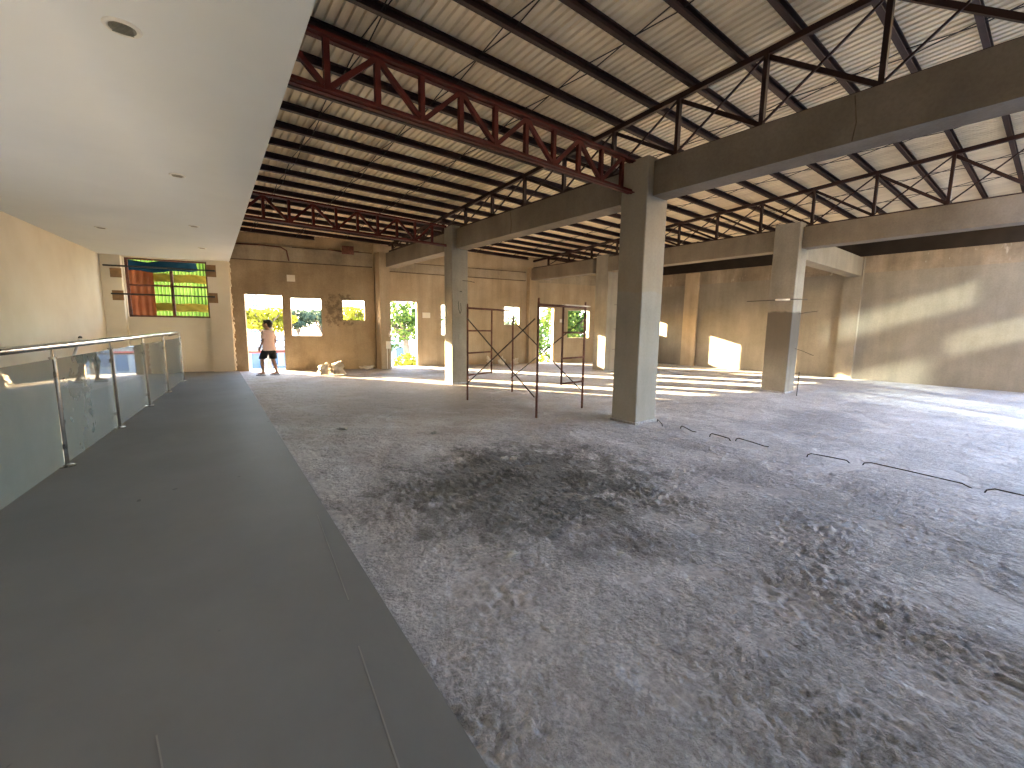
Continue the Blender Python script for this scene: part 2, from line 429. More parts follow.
# walkway
m = MB(); m.prism([(rail_x(-4)-.12,-4),(edge_x(-4),-4),(edge_x(15.1),15.1),(.0,15.48),(-1.5,15.86),(-1.66,13.25),(rail_x(13.25)-.12,13.25)], -.28, 0)
struct(m.obj('floor_walkway', M['walk']), 'smooth dark grey walkway beside the glass railing', 'walkway')
M['joint'] = plain('pale joint filler', (.20,.20,.20), .7, 0, .1, 6, 0)
m = MB()
m.bar((.73,3.25,.0012),(.60,2.1,.0012),.005,.003); struct(m.obj('trim_1', M['joint']), 'thin pale joint line along the edge of the grey walkway', 'joint')
m = MB()
m.bar((.535,1.75,.0012),(.41,.7,.0012),.006,.003); struct(m.obj('trim_2', M['joint']), 'short pale joint line in the near grey walkway', 'joint')
m = MB()
m.bar((-.15,1.75,.0012),(-.10,1.35,.0012),.005,.003); struct(m.obj('trim_3', M['joint']), 'short pale scratch on the near grey walkway', 'joint')

oA = [(.36,1.35,-.4,2.27),(1.575,2.435,1.055,2.21),(3.07,3.725,1.565,2.195)]
oB = [(.26,1.19,-.4,2.25),(2.09,3.12,1.1,2.18),(4.62,5.27,1.515,2.20)]
oC = [(.60,1.235,-.4,2.22),(1.90,2.92,1.015,2.145),(4.1,4.55,1.5,2.09)]
struct(wall('wall_far', A0, A1, .18, -.4, 9, oA, M['wallA']), 'stained brown rendered far wall with a doorway and two window holes', 'wall')
struct(wall('wall_far_middle', B0, B1, .18, -.4, 9, oB, M['wallB']), 'beige rendered far wall behind the front scaffold', 'wall')
struct(wall('wall_far_corner', C0, C1, .18, -.4, 9, oC, M['wallB']), 'beige rendered wall with doorway and window beside the far corner', 'wall')
m = MB(); m.prism([(5.2,14.0),(5.6,14.4),(5.6,14.58),(5.2,14.18)], -.4, 4.12); struct(m.obj('wall_return', M['wallB']), 'short wall return behind the half column', 'wall')
struct(wall('wall_right', R0, R1E, .2, -.4, 3.17, [], M['wallR']), 'grey brown plastered right side wall', 'wall')
m = MB(); wbox(m, R0, R1, 0, 13.5, .02, .2, 3.17, 3.66); struct(m.obj('wall_right_upper', M['bandR']), 'rough unplastered strip along the top of the right wall', 'wall')
m = MB(); wbox(m, R0, R1, 0, 13.5, .03, .2, 3.66, 5.1)  # near-black board fills the gap between wall top and roof
for i in range(4, 8): m.v[i].z = roof_z(m.v[i].y) + .11
struct(m.obj('trim_4', M['black']), 'near black board filling the gap above the right wall', 'filler board')
for k, (a, b, L, z0, z1) in enumerate(((A0,A1,4.05,3.28,3.70),(B0,B1,5.55,3.24,3.56),(C0,C1,5.35,3.2,3.6))):
    m = MB(); wbox(m, a, b, .02, L-.02, -.05, .0, z0, z1)
    struct(m.obj(f'trim_{5+k}', M['band']), ('rough concrete band above the stained far wall','rough concrete band above the beige far wall','rough concrete band above the corner wall')[k], 'band')
for k, (a, b, s0, s1, z) in enumerate(((A0,A1,.03,4.0,3.27),(A0,A1,1.7,4.0,3.71),(B0,B1,.03,5.5,3.235),(B0,B1,.03,5.5,3.56))):  # strips under the bands paint in the shadow of their lower edge
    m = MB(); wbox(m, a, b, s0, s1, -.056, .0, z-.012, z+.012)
    struct(m.obj(f'trim_{20+k}', M['joint_and_shade']), ('dark strip as painted shadow under the band on the brown far wall','dark line above the band on the brown far wall','dark strip as painted shadow under the band on the beige wall','dark line above the band on the beige wall')[k], 'joint')
# left side: painted end wall with steel window, side wall, soffit
oD = [(.62,2.50,1.55,CEIL-.03)]
struct(wall('wall_end', D0, D1, .2, -.4, 9, oD, M['cream']), 'cream painted end wall below the steel framed window', 'wall')
m = MB(); wbox(m, D0, D1, 0, .60, -.12, 0, -.02, CEIL); struct(m.obj('wall_end_pier', M['cream']), 'cream pier between left wall and steel window', 'pier')
m = MB(); wbox(m, D0, D1, 2.52, 3.04, -.12, 0, -.02, CEIL); struct(m.obj('wall_end_pier', M['cream']), 'cream pier with ragged edge between steel window and brown wall', 'pier')
m = MB()                                       # ragged plaster edge where cream paint meets raw wall
for k in range(46):
    z = .02 + k*.068; w = .02 + .05*random.random()
    p = along(D0, D1, 3.03, -.12, z); q = along(D0, D1, 3.03+w, -.06, z)
    m.hexa([along(D0,D1,3.02,-.11,z), along(D0,D1,3.03+w,-.09,z), along(D0,D1,3.03+w,-.0,z), along(D0,D1,3.02,0,z),
            along(D0,D1,3.02,-.11,z+.07), along(D0,D1,3.03+w*.8,-.09,z+.07), along(D0,D1,3.03+w*.8,0,z+.07), along(D0,D1,3.02,0,z+.07)])
struct(m.obj('trim_8', M['cream']), 'ragged cream plaster edge', 'plaster edge')
struct(wall('wall_left', L0, L1, .2, -3.7, 9, [(1.4,2.7,.2,1.8),(5.0,12.2,-3.3,-.5)], M['cream']), 'cream plastered left side wall beyond the glass railing', 'wall')  # both openings are out of view, added to light ceiling and stairwell
m = MB(); m.prism([(L0[0]-.2,-4),(ceil_x(-4),-4),(ceil_x(15.1),15.1),(1.3,15.12),(-1.7,15.95)], CEIL, CEIL+.06)
struct(m.obj('ceiling', M['white']), 'smooth white dropped ceiling over the walkway', 'ceiling')
m = MB(); m.prism([(ceil_x(-4)-.03,-4),(ceil_x(-4),-4),(ceil_x(15.05),15.05),(ceil_x(15.05)-.03,15.05)], CEIL+.06, CEIL+.5)
struct(m.obj('ceiling_fascia', M['white']), 'white edge board of the dropped ceiling', 'ceiling')
# stairwell behind the railing
m = MB(); m.prism([(-4.4,-4),(6,-4),(6,16),(-1.7,16)], -3.9, -3.7); struct(m.obj('floor_lower', M['walk']), 'grey floor of the level below the stairwell', 'floor')
m = MB(); m.prism([(6,-4),(6.2,-4),(6.2,16),(6,16)], -3.7, -.4); struct(m.obj('wall_lower_right', M['cream']), 'lower level wall', 'wall')
m = MB(); m.prism([(-1.7,15.9),(6,15.2),(6,15.4),(-1.7,16.1)], -3.7, -.4); struct(m.obj('wall_lower_far', M['cream']), 'lower level far wall', 'wall')
# unseen back wall; its holes are shaped to cast the reflected sun streaks
struct(wall('wall_back', (-4.4,-4.0), (16.6,-4.0), .2, -.4, 6.35,
       [(12.0,13.3,1.0,2.6),(13.5,15.1,1.0,2.45),(15.6,17.4,1.9,3.0),(17.5,20.0,2.9,3.55),(15.9,17.8,4.1,4.8)], M['wallR'], -1), 'unseen back wall with holes shaped to let in the reflected sun', 'wall')

# ------------------------------------------------------------------ columns and beams
def column(x0, x1, y0, y1, ztop, mat, label, stubs=()):
    c = thing('concrete_column', ((x0+x1)/2, (y0+y1)/2, -.03), label, 'column', 'free standing concrete columns')
    m = MB(); m.bevbox(x0, x1, y0, y1, -.05, ztop, .012); m.obj('shaft', mat, c)
    m = MB()
    n = 26; o = []
    for (ax, ay, bx, by) in ((x0,y0,x1,y0),(x1,y0,x1,y1),(x1,y1,x0,y1),(x0,y1,x0,y0)):
        for k in range(n//2): 
            f = k/(n//2); px = ax+(bx-ax)*f; py = ay+(by-ay)*f
            cx, cy = (x0+x1)/2, (y0+y1)/2; g = 1.03+.05*random.random()
            o.append((cx+(px-cx)*g, cy+(py-cy)*g))
    m.prism(o, -.05, .015); m.obj('mortar_collar', M['floor'], c)
    for p, q in stubs:
        m = MB(); m.tube([p, ((p[0]+q[0])/2, (p[1]+q[1])/2, (p[2]+q[2])/2+.01), q], .007, 6); tag(m.obj('rebar_stub', M['rebar'], c), 'thin rusty rebar stub')
    return c
c2 = column(5.33,5.84,3.79,4.24, 3.80, M['col2'], 'large nearest concrete column, pale on its lit side, right of the scaffold')
c1 = column(5.33,5.78,9.20,9.58, 3.80, M['col'], 'concrete column left of the scaffold with a sunlit strip at its foot', [((5.62,9.21,2.53),(5.86,9.02,2.49)),((5.55,9.21,2.26),(5.56,9.12,2.25))])
c3 = column(10.97,11.48,3.78,4.30, 3.80, M['col3'], 'concrete column with a dark damp patch on its lower half', [((11.3,3.8,1.80),(11.62,3.5,1.87)),((11.3,3.8,1.02),(11.5,3.45,.86))])
c4 = column(11.16,11.75,9.25,9.78, 3.80, M['col'], 'slim looking concrete column behind the big one, lit yellow at its foot', [((11.5,9.28,2.2),(11.86,8.95,2.2)),((11.5,9.28,1.4),(11.8,9.0,1.4)),((11.5,9.28,.72),(11.8,9.0,.72))])
# socket and loop of wire on the left column
m = MB(); m.box(5.50,5.61,9.185,9.205,1.10,1.24); m.box(5.515,5.595,9.178,9.186,1.115,1.225); m.obj('socket_box', M['grille'], c1)
m = MB(); m.tube([(5.50,9.19,2.02),(5.49,9.16,1.85),(5.53,9.16,1.72),(5.57,9.17,1.80),(5.565,9.19,1.98)], .006, 6); m.obj('wire_loop', M['wire'], c1)
def pilaster(o, z1, label, mat='wallB'):
    m = MB(); m.prism(o, -.03, z1); return tag(m.obj('wall_pilaster', M[mat]), label, 'half column', 'half columns on the walls', 'thing')
pilaster([(5.22,13.58),(5.56,13.58),(5.56,14.34),(5.22,14.0)], 3.72, 'beige half column between the brown and the beige far wall')
pilaster([(11.05,13.04),(11.55,13.04),(11.55,13.095),(11.055,13.24)], 3.72, 'beige half column in the far corner behind the scaffold')
pilaster([(16.16,8.92),(16.255,8.92),(16.245,9.48),(16.16,9.48)], 3.62, 'half column on the right wall seen past the big column')
pilaster([(16.22,3.83),(16.365,3.83),(16.355,4.29),(16.22,4.29)], 3.62, 'half column on the right wall beside the column with the damp patch', 'wallR')
def beam(x0, x1, y0, y1, z0, z1, label, joints=()):
    m = MB(); n = 40; L = max(x1-x0, y1-y0); o = m.bevbox(x0, x1, y0, y1, z0, z1, .01)
    o = tag(m.obj('concrete_beam', M['beam']), label, 'beam', 'concrete roof beams', 'thing')
    for y in joints:
        m = MB(); m.tube([(x0-.001,y,z0+.01),(x0-.002,y-.02,z0+.18),(x0-.001,y+.015,z1-.02)], .006, 5); m.obj('cast_joint', M['joint_and_shade'], o)
    return o
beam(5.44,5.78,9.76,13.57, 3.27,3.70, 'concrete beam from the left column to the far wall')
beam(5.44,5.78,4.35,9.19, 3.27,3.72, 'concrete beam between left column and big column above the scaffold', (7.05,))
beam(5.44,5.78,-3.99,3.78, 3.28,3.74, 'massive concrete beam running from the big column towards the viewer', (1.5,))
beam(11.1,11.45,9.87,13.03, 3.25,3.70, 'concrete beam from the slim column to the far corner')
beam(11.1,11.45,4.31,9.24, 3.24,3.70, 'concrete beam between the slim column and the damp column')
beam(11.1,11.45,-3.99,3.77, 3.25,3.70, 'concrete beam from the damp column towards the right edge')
m = MB(); m.box(11.49,16.21,3.86,4.2,3.07,3.60); tag(m.obj('concrete_beam', M['wallR']), 'short pale concrete beam from the damp column to the right wall', 'beam', 'concrete roof beams', 'thing')

# ------------------------------------------------------------------ roof
xs = []; zs = []; x = -4.3; PITCH = .105
while x < 16.75:
    for f, h in ((0,0),(.5,0),(.6,.026),(.85,.026),(.95,0)): xs.append(x + f*PITCH); zs.append(h)
    x += PITCH
ROOF_OPEN = -.4; yy = [-4.4 + 1.0*i for i in range(22)]  # unseen roof part left open to add skylight from above
m = MB(); W = len(xs)
m.add([(x, y, roof_z(y) + .118 + zs[i]) for y in yy for i, x in enumerate(xs)],
      [(j*W+i, j*W+i+1, (j+1)*W+i+1, (j+1)*W+i) for j in range(len(yy)-1) for i in range(W-1) if yy[j] > ROOF_OPEN-.01 or xs[i] < 5.9])
struct(m.obj('roof_sheet', M['roof']), 'pale corrugated metal roof sheeting above the purlins', 'roof')
PUR = [3.37 + .615*k for k in range(-6, 20)]
for k, y in enumerate(PUR):
    z = roof_z(y) + .06; kk = k - 6
    if kk <= 1: lab = f'dark red roof purlin, {ORD[1-kk]} on the viewer side of the near girder'
    else: lab = f'dark red roof purlin, {ORD[kk-2]} beyond the near girder towards the far wall'
    m = MB(); h = .105; w = .06; t = .006
    x0 = -3.5 + .1405*y
    x1 = 16.2 if y < 11.68 else 11.05 + (13.22-y)/.301 if y < 13.25 else 5.6 + (14.37-y)/.211 if y < 14.0 else 1.3 + (15.07-y)/.282
    if x1 < x0 + 1: continue
    sec = [(-w/2,-h/2),(w/2,-h/2),(w/2,-h/2+.02),(w/2-t,-h/2+.02),(w/2-t,-h/2+t),(-w/2+t,-h/2+t),(-w/2+t,h/2-t),(w/2-t,h/2-t),(w/2-t,h/2-.02),(w/2,h/2-.02),(w/2,h/2),(-w/2,h/2)]
    m.sweep((x0,y,z),(x1,y,z), sec)
    tag(m.obj('roof_purlin', M['darksteel']), lab, 'purlin', 'roof purlins')
# thin crossed tie rods between the purlins
for k, X in enumerate((1.88, 3.05, 4.26, 7.16, 8.65, 10.2, 12.7, 14.2)):
    lab = ['pair of thin tie rods nearest the white ceiling edge','second pair of thin tie rods from the white ceiling edge','thin tie rods just left of the big column beam',
           'thin tie rods just right of the massive front beam','thin tie rods midway between the two long beams','thin tie rods just left of the second long beam',
           'thin tie rods just right of the second long beam','thin tie rods closest to the right wall'][k]
    t = thing('purlin_tie_rods', (X, 5, roof_z(5)), lab, 'tie rods', 'tie rods under the roof')
    for s in (0, 1):
        m = MB(); pts = []
        for j, y in enumerate(PUR):
            if y > far_y(X) - .1: break
            z = roof_z(y) + (.095 if (j+s) % 2 else .025)
            pts.append((X + (.03 if s else -.03), y, z))
        m.tube(pts, .007, 5); m.obj('rod', M['rebar'], t)

# lattice girders across the hall (left bay)
def girder(Y, label, x0, x1, zb, zt, pitch, first, wmul=1):
    t = thing('lattice_girder', ((x0+x1)/2, Y, zb), label, 'girder', 'lattice girders across the left bay')
    b = .052
    for nm, z in (('bottom_chord', zb), ('top_chord', zt)):
        m = MB()
        m.angle((x0,Y-.006,z),(x1,Y-.006,z), b, .009, (0,0,1), 1)
        m.angle((x0,Y+.006,z),(x1,Y+.006,z), b, .009, (0,0,1), -1)
        m.bar((x0,Y,z-.025),(x1,Y,z-.025), .02, .02)
        m.obj(nm, M['redsteel'], t)
    x = first; k = 0
    while x < x1 - .1:
        m = MB(); m.bar((x,Y,zb),(x,Y,zt), .05, .05, (0,1,0)); m.obj('vertical', M['redsteel'], t)
        for sgn in (-1, 1):
            if k % 2 == 0 and x0-.3 < x + sgn*pitch < x1 + .15:
                xe = min(max(x + sgn*pitch, x0), x1)
                m = MB(); m.bar((x+sgn*.03,Y,zb+.03),(xe,Y,zt-.02), .045, .045, (0,1,0)); m.obj('diagonal', M['redsteel'], t)
        x += pitch; k += 1
    return t
girder(4.06, 'red steel lattice girder from the white ceiling to the big column', -2.9, 5.33, 3.375, 3.80, .4375, 1.15-5*.875)
girder(9.45, 'far red steel lattice girder ending at the left column', -2.15, 5.32, 3.36, 3.80, .4375, 1.0-4*.875)
# trusses standing on the long beams
def truss(X, label, y0, y1, zb, ys):
    t = thing('roof_truss', (X, (y0+y1)/2, zb), label, 'truss', 'braced trusses standing on the beams')
    def zt(y): return roof_z(y) - .05
    m = MB(); m.bar((X,y0,zb+.025),(X,y1,zb+.025), .05, .05); m.obj('bottom_chord', M['darksteel'], t)
    m = MB(); m.bar((X,y0,zt(y0)),(X,y1,zt(y1)), .06, .07); m.obj('top_chord', M['darksteel'], t)
    for y in ys:
        m = MB(); m.bar((X,y,zb+.03),(X,y,zt(y)), .065, .05, (0,1,0)); m.obj('vertical', M['darksteel'], t)
    for a, b in zip(ys, ys[1:]):
        m = MB(); m.bar((X+.03,b,zt(b)-.04),(X+.03,a,zb+.05), .05, .05, (1,0,0)); m.obj('diagonal', M['darksteel'], t)
        m = MB(); m.bar((X-.02,a,zt(a)-.04),(X-.02,b,zb+.05), .022, .022, (1,0,0)); tag(m.obj('brace_rod', M['darksteel'], t), 'thinner crossing brace')
truss(5.58, 'dark cross braced truss on the beam line of the big column', -3.9, 13.6, 3.745, [-3.01+1.09*k for k in range(16)])
truss(11.27, 'dark cross braced truss on the beam line of the damp column', -3.9, 13.1, 3.705, [-2.74+1.07*k for k in range(15)])

# ------------------------------------------------------------------ downlights
for k, (x, y, r, lab) in enumerate(((-.13,3.71,.085,'large looking round recessed ceiling light nearest the viewer'),(.14,6.79,.075,'round recessed ceiling light in the middle of the white ceiling'),
        (-.99,11.42,.085,'round recessed ceiling light close to the cream left wall'),(.39,10.04,.075,'small recessed ceiling light between the middle one and the farthest one'),(.62,12.78,.075,'farthest small recessed light before the steel window'))):
    t = thing('recessed_ceiling_light', (x, y, CEIL), lab, 'ceiling light', 'recessed ceiling lights')
    m = MB(); m.lathe((x,y,CEIL), [(r*.78,.02),(r*.78,-.006),(r*.86,-.012),(r*1.05,-.010),(r*1.12,-.002),(r*1.12,.0)], 28); m.obj('trim_ring', M['ring'], t, True)
    m = MB(); m.lathe((x,y,CEIL), [(r*.2,-.004),(r*.77,-.009),(r*.77,-.004)][::-1], 28)
    for q in range(-3, 4): m.box(x-r*.6, x+r*.6, y+q*r*.2-.003, y+q*r*.2+.003, CEIL-.012, CEIL-.007)
    m.obj('reflector', M['grille'], t)

# ------------------------------------------------------------------ glass railing
POST = [4.07, 5.83, 7.60, 9.36, 11.05, 13.02]
rt = thing('glass_railing', (rail_x(8), 8, 0), 'stainless steel handrail with green tinted glass panels along the walkway', 'railing')
m = MB(); pts = [(rail_x(y), y, 1.165) for y in (2.5, 5, 8, 11, 12.6, 12.9)] + [(.035,13.02,1.16),(-.03,13.10,1.145),(-.16,13.06,1.11)]
m.tube(pts, .032, 14); hr = m.obj('handrail', M['steel'], rt, True)
for y in POST:
    x = rail_x(y)
    m = MB(); m.tube([(x,y,.01),(x,y,1.055)], .026, 14); m.lathe((x,y,1.05), [(.03,0),(.03,.012),(.012,.016)], 14)
    p = m.obj('post', M['steel2'], rt, False)
    m = MB(); m.lathe((x,y,0), [(.072,0),(.072,.008),(.06,.014),(.032,.018)], 20); m.obj('base_plate', M['steel2'], p)
    m = MB(); m.tube([(x,y,1.06),(x,y,1.15)], .011, 10); m.obj('stem', M['steel'], p)
    for z in (.2, .9):
        m = MB(); m.box(x-.02, x+.02, y-.05, y+.05, z-.025, z+.025); m.obj('glass_clamp', M['steel2'], p)
for a, b in zip([2.31]+POST, POST):
    ax, bx = rail_x(a+.045), rail_x(b-.045); d = .006
    m = MB(); m.hexa([(ax-d,a+.045,.03),(ax+d,a+.045,.03),(bx+d,b-.045,.03),(bx-d,b-.045,.03),(ax-d,a+.045,1.045),(ax+d,a+.045,1.045),(bx+d,b-.045,1.045),(bx-d,b-.045,1.045)])
    m.obj('glass_panel', M['glass'], rt)
# stair rails in the stairwell
st = thing('stair_handrail', (-1.75,12.6,0), 'grey sloping stair handrail on the cream wall behind the glass', 'handrail')
m = MB(); m.tube([(-1.68,13.30,1.03),(-1.87,12.0,.06),(-2.12,10.3,-1.20),(-2.35,8.6,-2.4)], .028, 10); m.obj('rail', M['ring'], st, True)
m = MB(); m.tube([(-1.84,12.34,.87),(-1.73,13.16,.86)], .012, 8); m.obj('side_bar', M['steel2'], st, True)
m = MB(); m.ell((-1.68,13.30,1.05), (.035,.035,.035), 10, 8); m.obj('end_knob', M['wire'], st, True)
for (x,y,z) in ((-1.80,12.45,.40),(-2.0,11.05,-.65),(-2.25,9.4,-1.85)):
    m = MB(); m.tube([(x,y,z),(x-.09,y,z-.03)], .01, 8); m.obj('wall_bracket', M['steel2'], st)
sr = thing('stair_flight', (-1,11.5,-1), 'grey concrete stair going down behind the glass railing', 'stair')
m = MB()
for k in range(20):
    y1 = 13.2 - .27*k; y0 = y1-.27; z = -.18*(k+1)
    m.hexa([(-3.45+.1405*y0+.0,y0,z-.2),(rail_x(y0)-.16,y0,z-.2),(rail_x(y1)-.16,y1,z-.2),(-3.45+.1405*y1,y1,z-.2),
            (-3.45+.1405*y0,y0,z),(rail_x(y0)-.16,y0,z),(rail_x(y1)-.16,y1,z),(-3.45+.1405*y1,y1,z)])
m.obj('steps', M['wallR'], sr)

# ------------------------------------------------------------------ steel window in the end wall
wt = thing('steel_window_frame', along(D0,D1,1.56,.1,1.55), 'rust brown steel window frame with bars set in the cream end wall', 'window frame')
def wb(s0,z0,s1,z1,w,name,mat='rust',off=.1,h=.05):
    m = MB(); m.bar(along(D0,D1,s0,off,z0), along(D0,D1,s1,off,z1), h, w, (0,0,1) if abs(z1-z0)<.5 else V((D1[0]-D0[0],D1[1]-D0[1],0)).normalized()); return m.obj(name, M[mat], wt)
wb(.65,1.57,.65,3.13,.06,'side_member'); wb(2.47,1.57,2.47,3.13,.06,'side_member')
wb(.62,1.575,2.5,1.575,.05,'bottom_member'); wb(.62,3.12,2.5,3.12,.05,'top_member')
wb(1.63,1.6,1.63,2.84,.065,'mullion'); wb(.66,2.42,2.46,2.42,.05,'cross_bar')
for k, (z, s0, s1, pz) in enumerate(((2.88,.25,2.72,(2.58,2.82)),(2.15,.36,2.68,(1.98,2.24)))):
    lab = ('upper','lower')[k]
    t = thing('window_brace_bar', along(D0,D1,1.5,-.15,z), f'{lab} dark steel bar bolted across the steel window with timber blocks', 'bar', 'bars across the steel window')
    m = MB(); m.bar(along(D0,D1,s0,-.16,z), along(D0,D1,s1,-.16,z), .04, .04); m.obj('bar', M['wire'], t)
    for a, b, z0, z1 in ((.37,.61,pz[0],pz[1]),(2.50,2.74,pz[0]+(.13 if k==0 else 0),pz[1]+(.22 if k==0 else .02))):
        m = MB(); wbox(m, D0, D1, a, b, -.135, -.121, z0, z1); m.obj('timber_block', M['wood'], t)
# what is outside that window
def corr(name, p0, p1, z0, z1, mat, amp=.02, pitch=.09, lean=0):
    p0 = V((*p0,0)); p1 = V((*p1,0)); L = (p1-p0).length; d = (p1-p0)/L; n = V((-d.y,d.x,0)); k = int(L/pitch*6); m = MB(); vs = []
    for j, z in enumerate((z0, z1)):
        for i in range(k+1):
            s = L*i/k; q = p0 + d*s + n*(amp*math.sin(2*PI*s/pitch) + lean*j); vs.append((q.x,q.y,z))
    m.add(vs, [(i,i+1,k+2+i,k+1+i) for i in range(k)])
    o = m.obj(name, M[mat], None, True); md = o.modifiers.new('s','SOLIDIFY'); md.thickness = .003
    return o
tag(corr('corrugated_fence', (-2.2,17.35),(.92,16.45),-.5,4.6,'greensheet'), 'green translucent corrugated sheet fence outside the steel window', 'fence')
tag(corr('corrugated_sheet', (-2.0,16.85),(-.42,16.38),-.5,2.9,'brownsheet',.01,.16), 'rust brown sheet leaning outside the left half of the steel window', 'sheet')
m = MB(); vs=[]
for j in range(7):
    for i in range(13):
        s = i/12; r = j/6
        p = V((-2.0,16.45,0)).lerp(V((.55,15.75,0)), s) + V((.1,.3,0))*r
        vs.append((p.x, p.y, 3.2 - r*.25 - .10*math.sin(s*PI) + .03*math.sin(s*19+j)))
m.add(vs, [(j*13+i, j*13+i+1, (j+1)*13+i+1, (j+1)*13+i) for j in range(6) for i in range(12)])
o = m.obj('tarpaulin', M['bluetarp'], None, True); o.modifiers.new('s','SOLIDIFY').thickness = .004
tag(o, 'dark blue tarpaulin hanging above the steel window outside', 'tarpaulin')
m = MB(); vs=[]
for j in range(9):
    for i in range(21):
        p = V((-1.0,16.80,0)).lerp(V((.86,16.28,0)), i/20)
        vs.append((p.x, p.y+.03*math.sin(i*1.7+j), 1.74+j*.03 + .012*math.sin(i*.9)))
m.add(vs, [(j*21+i, j*21+i+1, (j+1)*21+i+1, (j+1)*21+i) for j in range(8) for i in range(20)])
o = m.obj('netting', M['yellownet'], None, True); o.modifiers.new('s','SOLIDIFY').thickness = .004
tag(o, 'strip of yellow plastic netting low on the green fence', 'netting', 'netting strips')
o2 = o.copy(); COL.objects.link(o2); o2.location.z = .86; tag(o2, 'strip of yellow plastic netting high on the green fence', 'netting', 'netting strips')
m = MB(); m.prism([(-2.6,16.2),(1.2,15.45),(1.3,17.7),(-2.2,19)], -.6, -.5); struct(m.obj('ground_ledge', M['asphalt']), 'concrete ledge outside the steel window', 'ledge')

# ------------------------------------------------------------------ scaffold
sc = thing('scaffold', (5.05,6.2,0), 'rusty two frame pipe scaffold with crossed braces standing between the columns', 'scaffold')
def frame(a, b, flip, top):
    a = V((*a,0)); b = V((*b,0)); d = b-a; R = .019
    P = lambda s, z: tuple(a + d*s + V((0,0,z)))
    m = MB(); m.tube([P(0,1.76),P(1,1.76)], R, 10); f = m.obj('frame_top_bar', M['rust'], sc, True)
    for s in (0, 1):
        m = MB(); m.tube([P(s,-.02),P(s,top)], R, 10); m.tube([P(s,top-.02),P(s,top+.06)], R*.75, 8); m.obj('leg', M['rust'], sc, True)
    si = .5 if not flip else .5
    m = MB(); m.tube([P(si,.45),P(si,1.76)], R*.9, 10); m.obj('inner_post', M['rust'], sc, True)
    e = 0 if not flip else 1
    for z in (.47,.90,1.33):
        m = MB(); m.tube([P(e,z),P(si,z)], R*.8, 8); m.obj('rung', M['rust'], sc, True)
frame((4.41,7.03),(5.80,7.39), False, 1.78); frame((4.43,5.01),(5.66,5.17), True, 1.80)
for (x0,y0,x1,y1) in ((4.41,7.0,4.43,5.04),(5.79,7.36,5.67,5.2)):
    for za, zb in ((1.56,.31),(.30,1.54)):
        m = MB(); o = .022 if za > zb else .046
        m.tube([(x0-o,y0,za),(x1-o,y1,zb)], .011, 8); tag(m.obj('cross_brace', M['rebar'], sc, True), 'thin dark crossed brace')
m = MB(); m.bar((5.05,5.09,1.785),(5.75,5.17,1.785), .07,.02); m.obj('loose_strap', M['bag'], sc)

# ------------------------------------------------------------------ things on walls and floor
def wallbox(name, a, b, s0, s1, z0, z1, label, cat, d=.05):
    t = thing(name, along(a,b,(s0+s1)/2,-d/2,z0), label, cat)
    m = MB(); wbox(m, a, b, s0, s1, -d, 0.0, z0, z1); m.obj('back_box', M['plastic'], t)
    m = MB(); wbox(m, a, b, s0+.015, s1-.015, -d-.012, -d, z0+.015, z1-.015); m.obj('cover', M['plastic'], t)
    return t
t = wallbox('junction_box', A0, A1, 1.52, 1.74, 2.70, 2.89, 'white square junction box high on the brown far wall', 'electrical box', .07)
wallbox('blank_wall_plate', B0, B1, 1.39, 1.67, 1.70, 1.89, 'white blank plate on the beige wall right of the doorway', 'wall plate', .02)
wallbox('switch_plate', C0, C1, 1.52, 1.72, 1.64, 1.78, 'small pale plate between the far corner doorway and window', 'wall plate', .02)
t = thing('conduit_run', (5.46,13.57,0), 'white conduit with a box running down the half column by the doorway', 'conduit')
m = MB(); m.box(5.38,5.53,13.54,13.575,.66,.90); m.obj('box', M['plastic'], t)
for x in (5.41,5.50):
    m = MB(); m.tube([(x,13.56,.0),(x,13.56,.66)], .012, 8); m.obj('pipe', M['plastic'], t, True)
m = MB(); m.tube([(5.50,13.56,1.05),(5.48,13.53,1.15),(5.52,13.5,1.24),(5.64,13.5,1.27)], .022, 8); m.obj('pipe_elbow', M['plastic'], t, True)
# dark groove line on the upper brown wall, modelled as a thin tube
m = MB(); m.tube([along(A0,A1,.15,-.055,3.70), along(A0,A1,.9,-.055,3.71), along(A0,A1,1.4,-.055,3.69), along(A0,A1,1.55,-.055,3.6), along(A0,A1,1.6,-.055,3.3)], .02, 6)
tag(m.obj('groove_line', M['rust'], None, True), 'dark brown bent groove line on the band above the brown far wall', 'pipe')  # thin tube standing in for a dark groove; rust material shared with the scaffold
m = MB(); m.tube([along(A0,A1,2.7,-.06,3.72), along(A0,A1,3.1,-.09,3.68), along(A0,A1,3.6,-.07,3.72)], .018, 6)
wbox(m, A0, A1, 3.1, 3.45, -.14, -.06, 3.62, 3.86)
tag(m.obj('timber_scrap', M['rust'], None, True), 'dark scrap of timber left on top of the brown far wall', 'timber')
def crumple(c, r, seed, mat):
    m = MB(); c = V(c)
    m.ell(c, r, 22, 16, None, .9, seed)
    for i, p in enumerate(m.v):
        d = p - c; k = 1 + .22*noise.noise(d*14 + V((seed,0,0))) + .12*noise.noise(d*31)
        p = c + d*k; p.z = max(p.z, .002 if False else -.012); m.v[i] = p
    return m
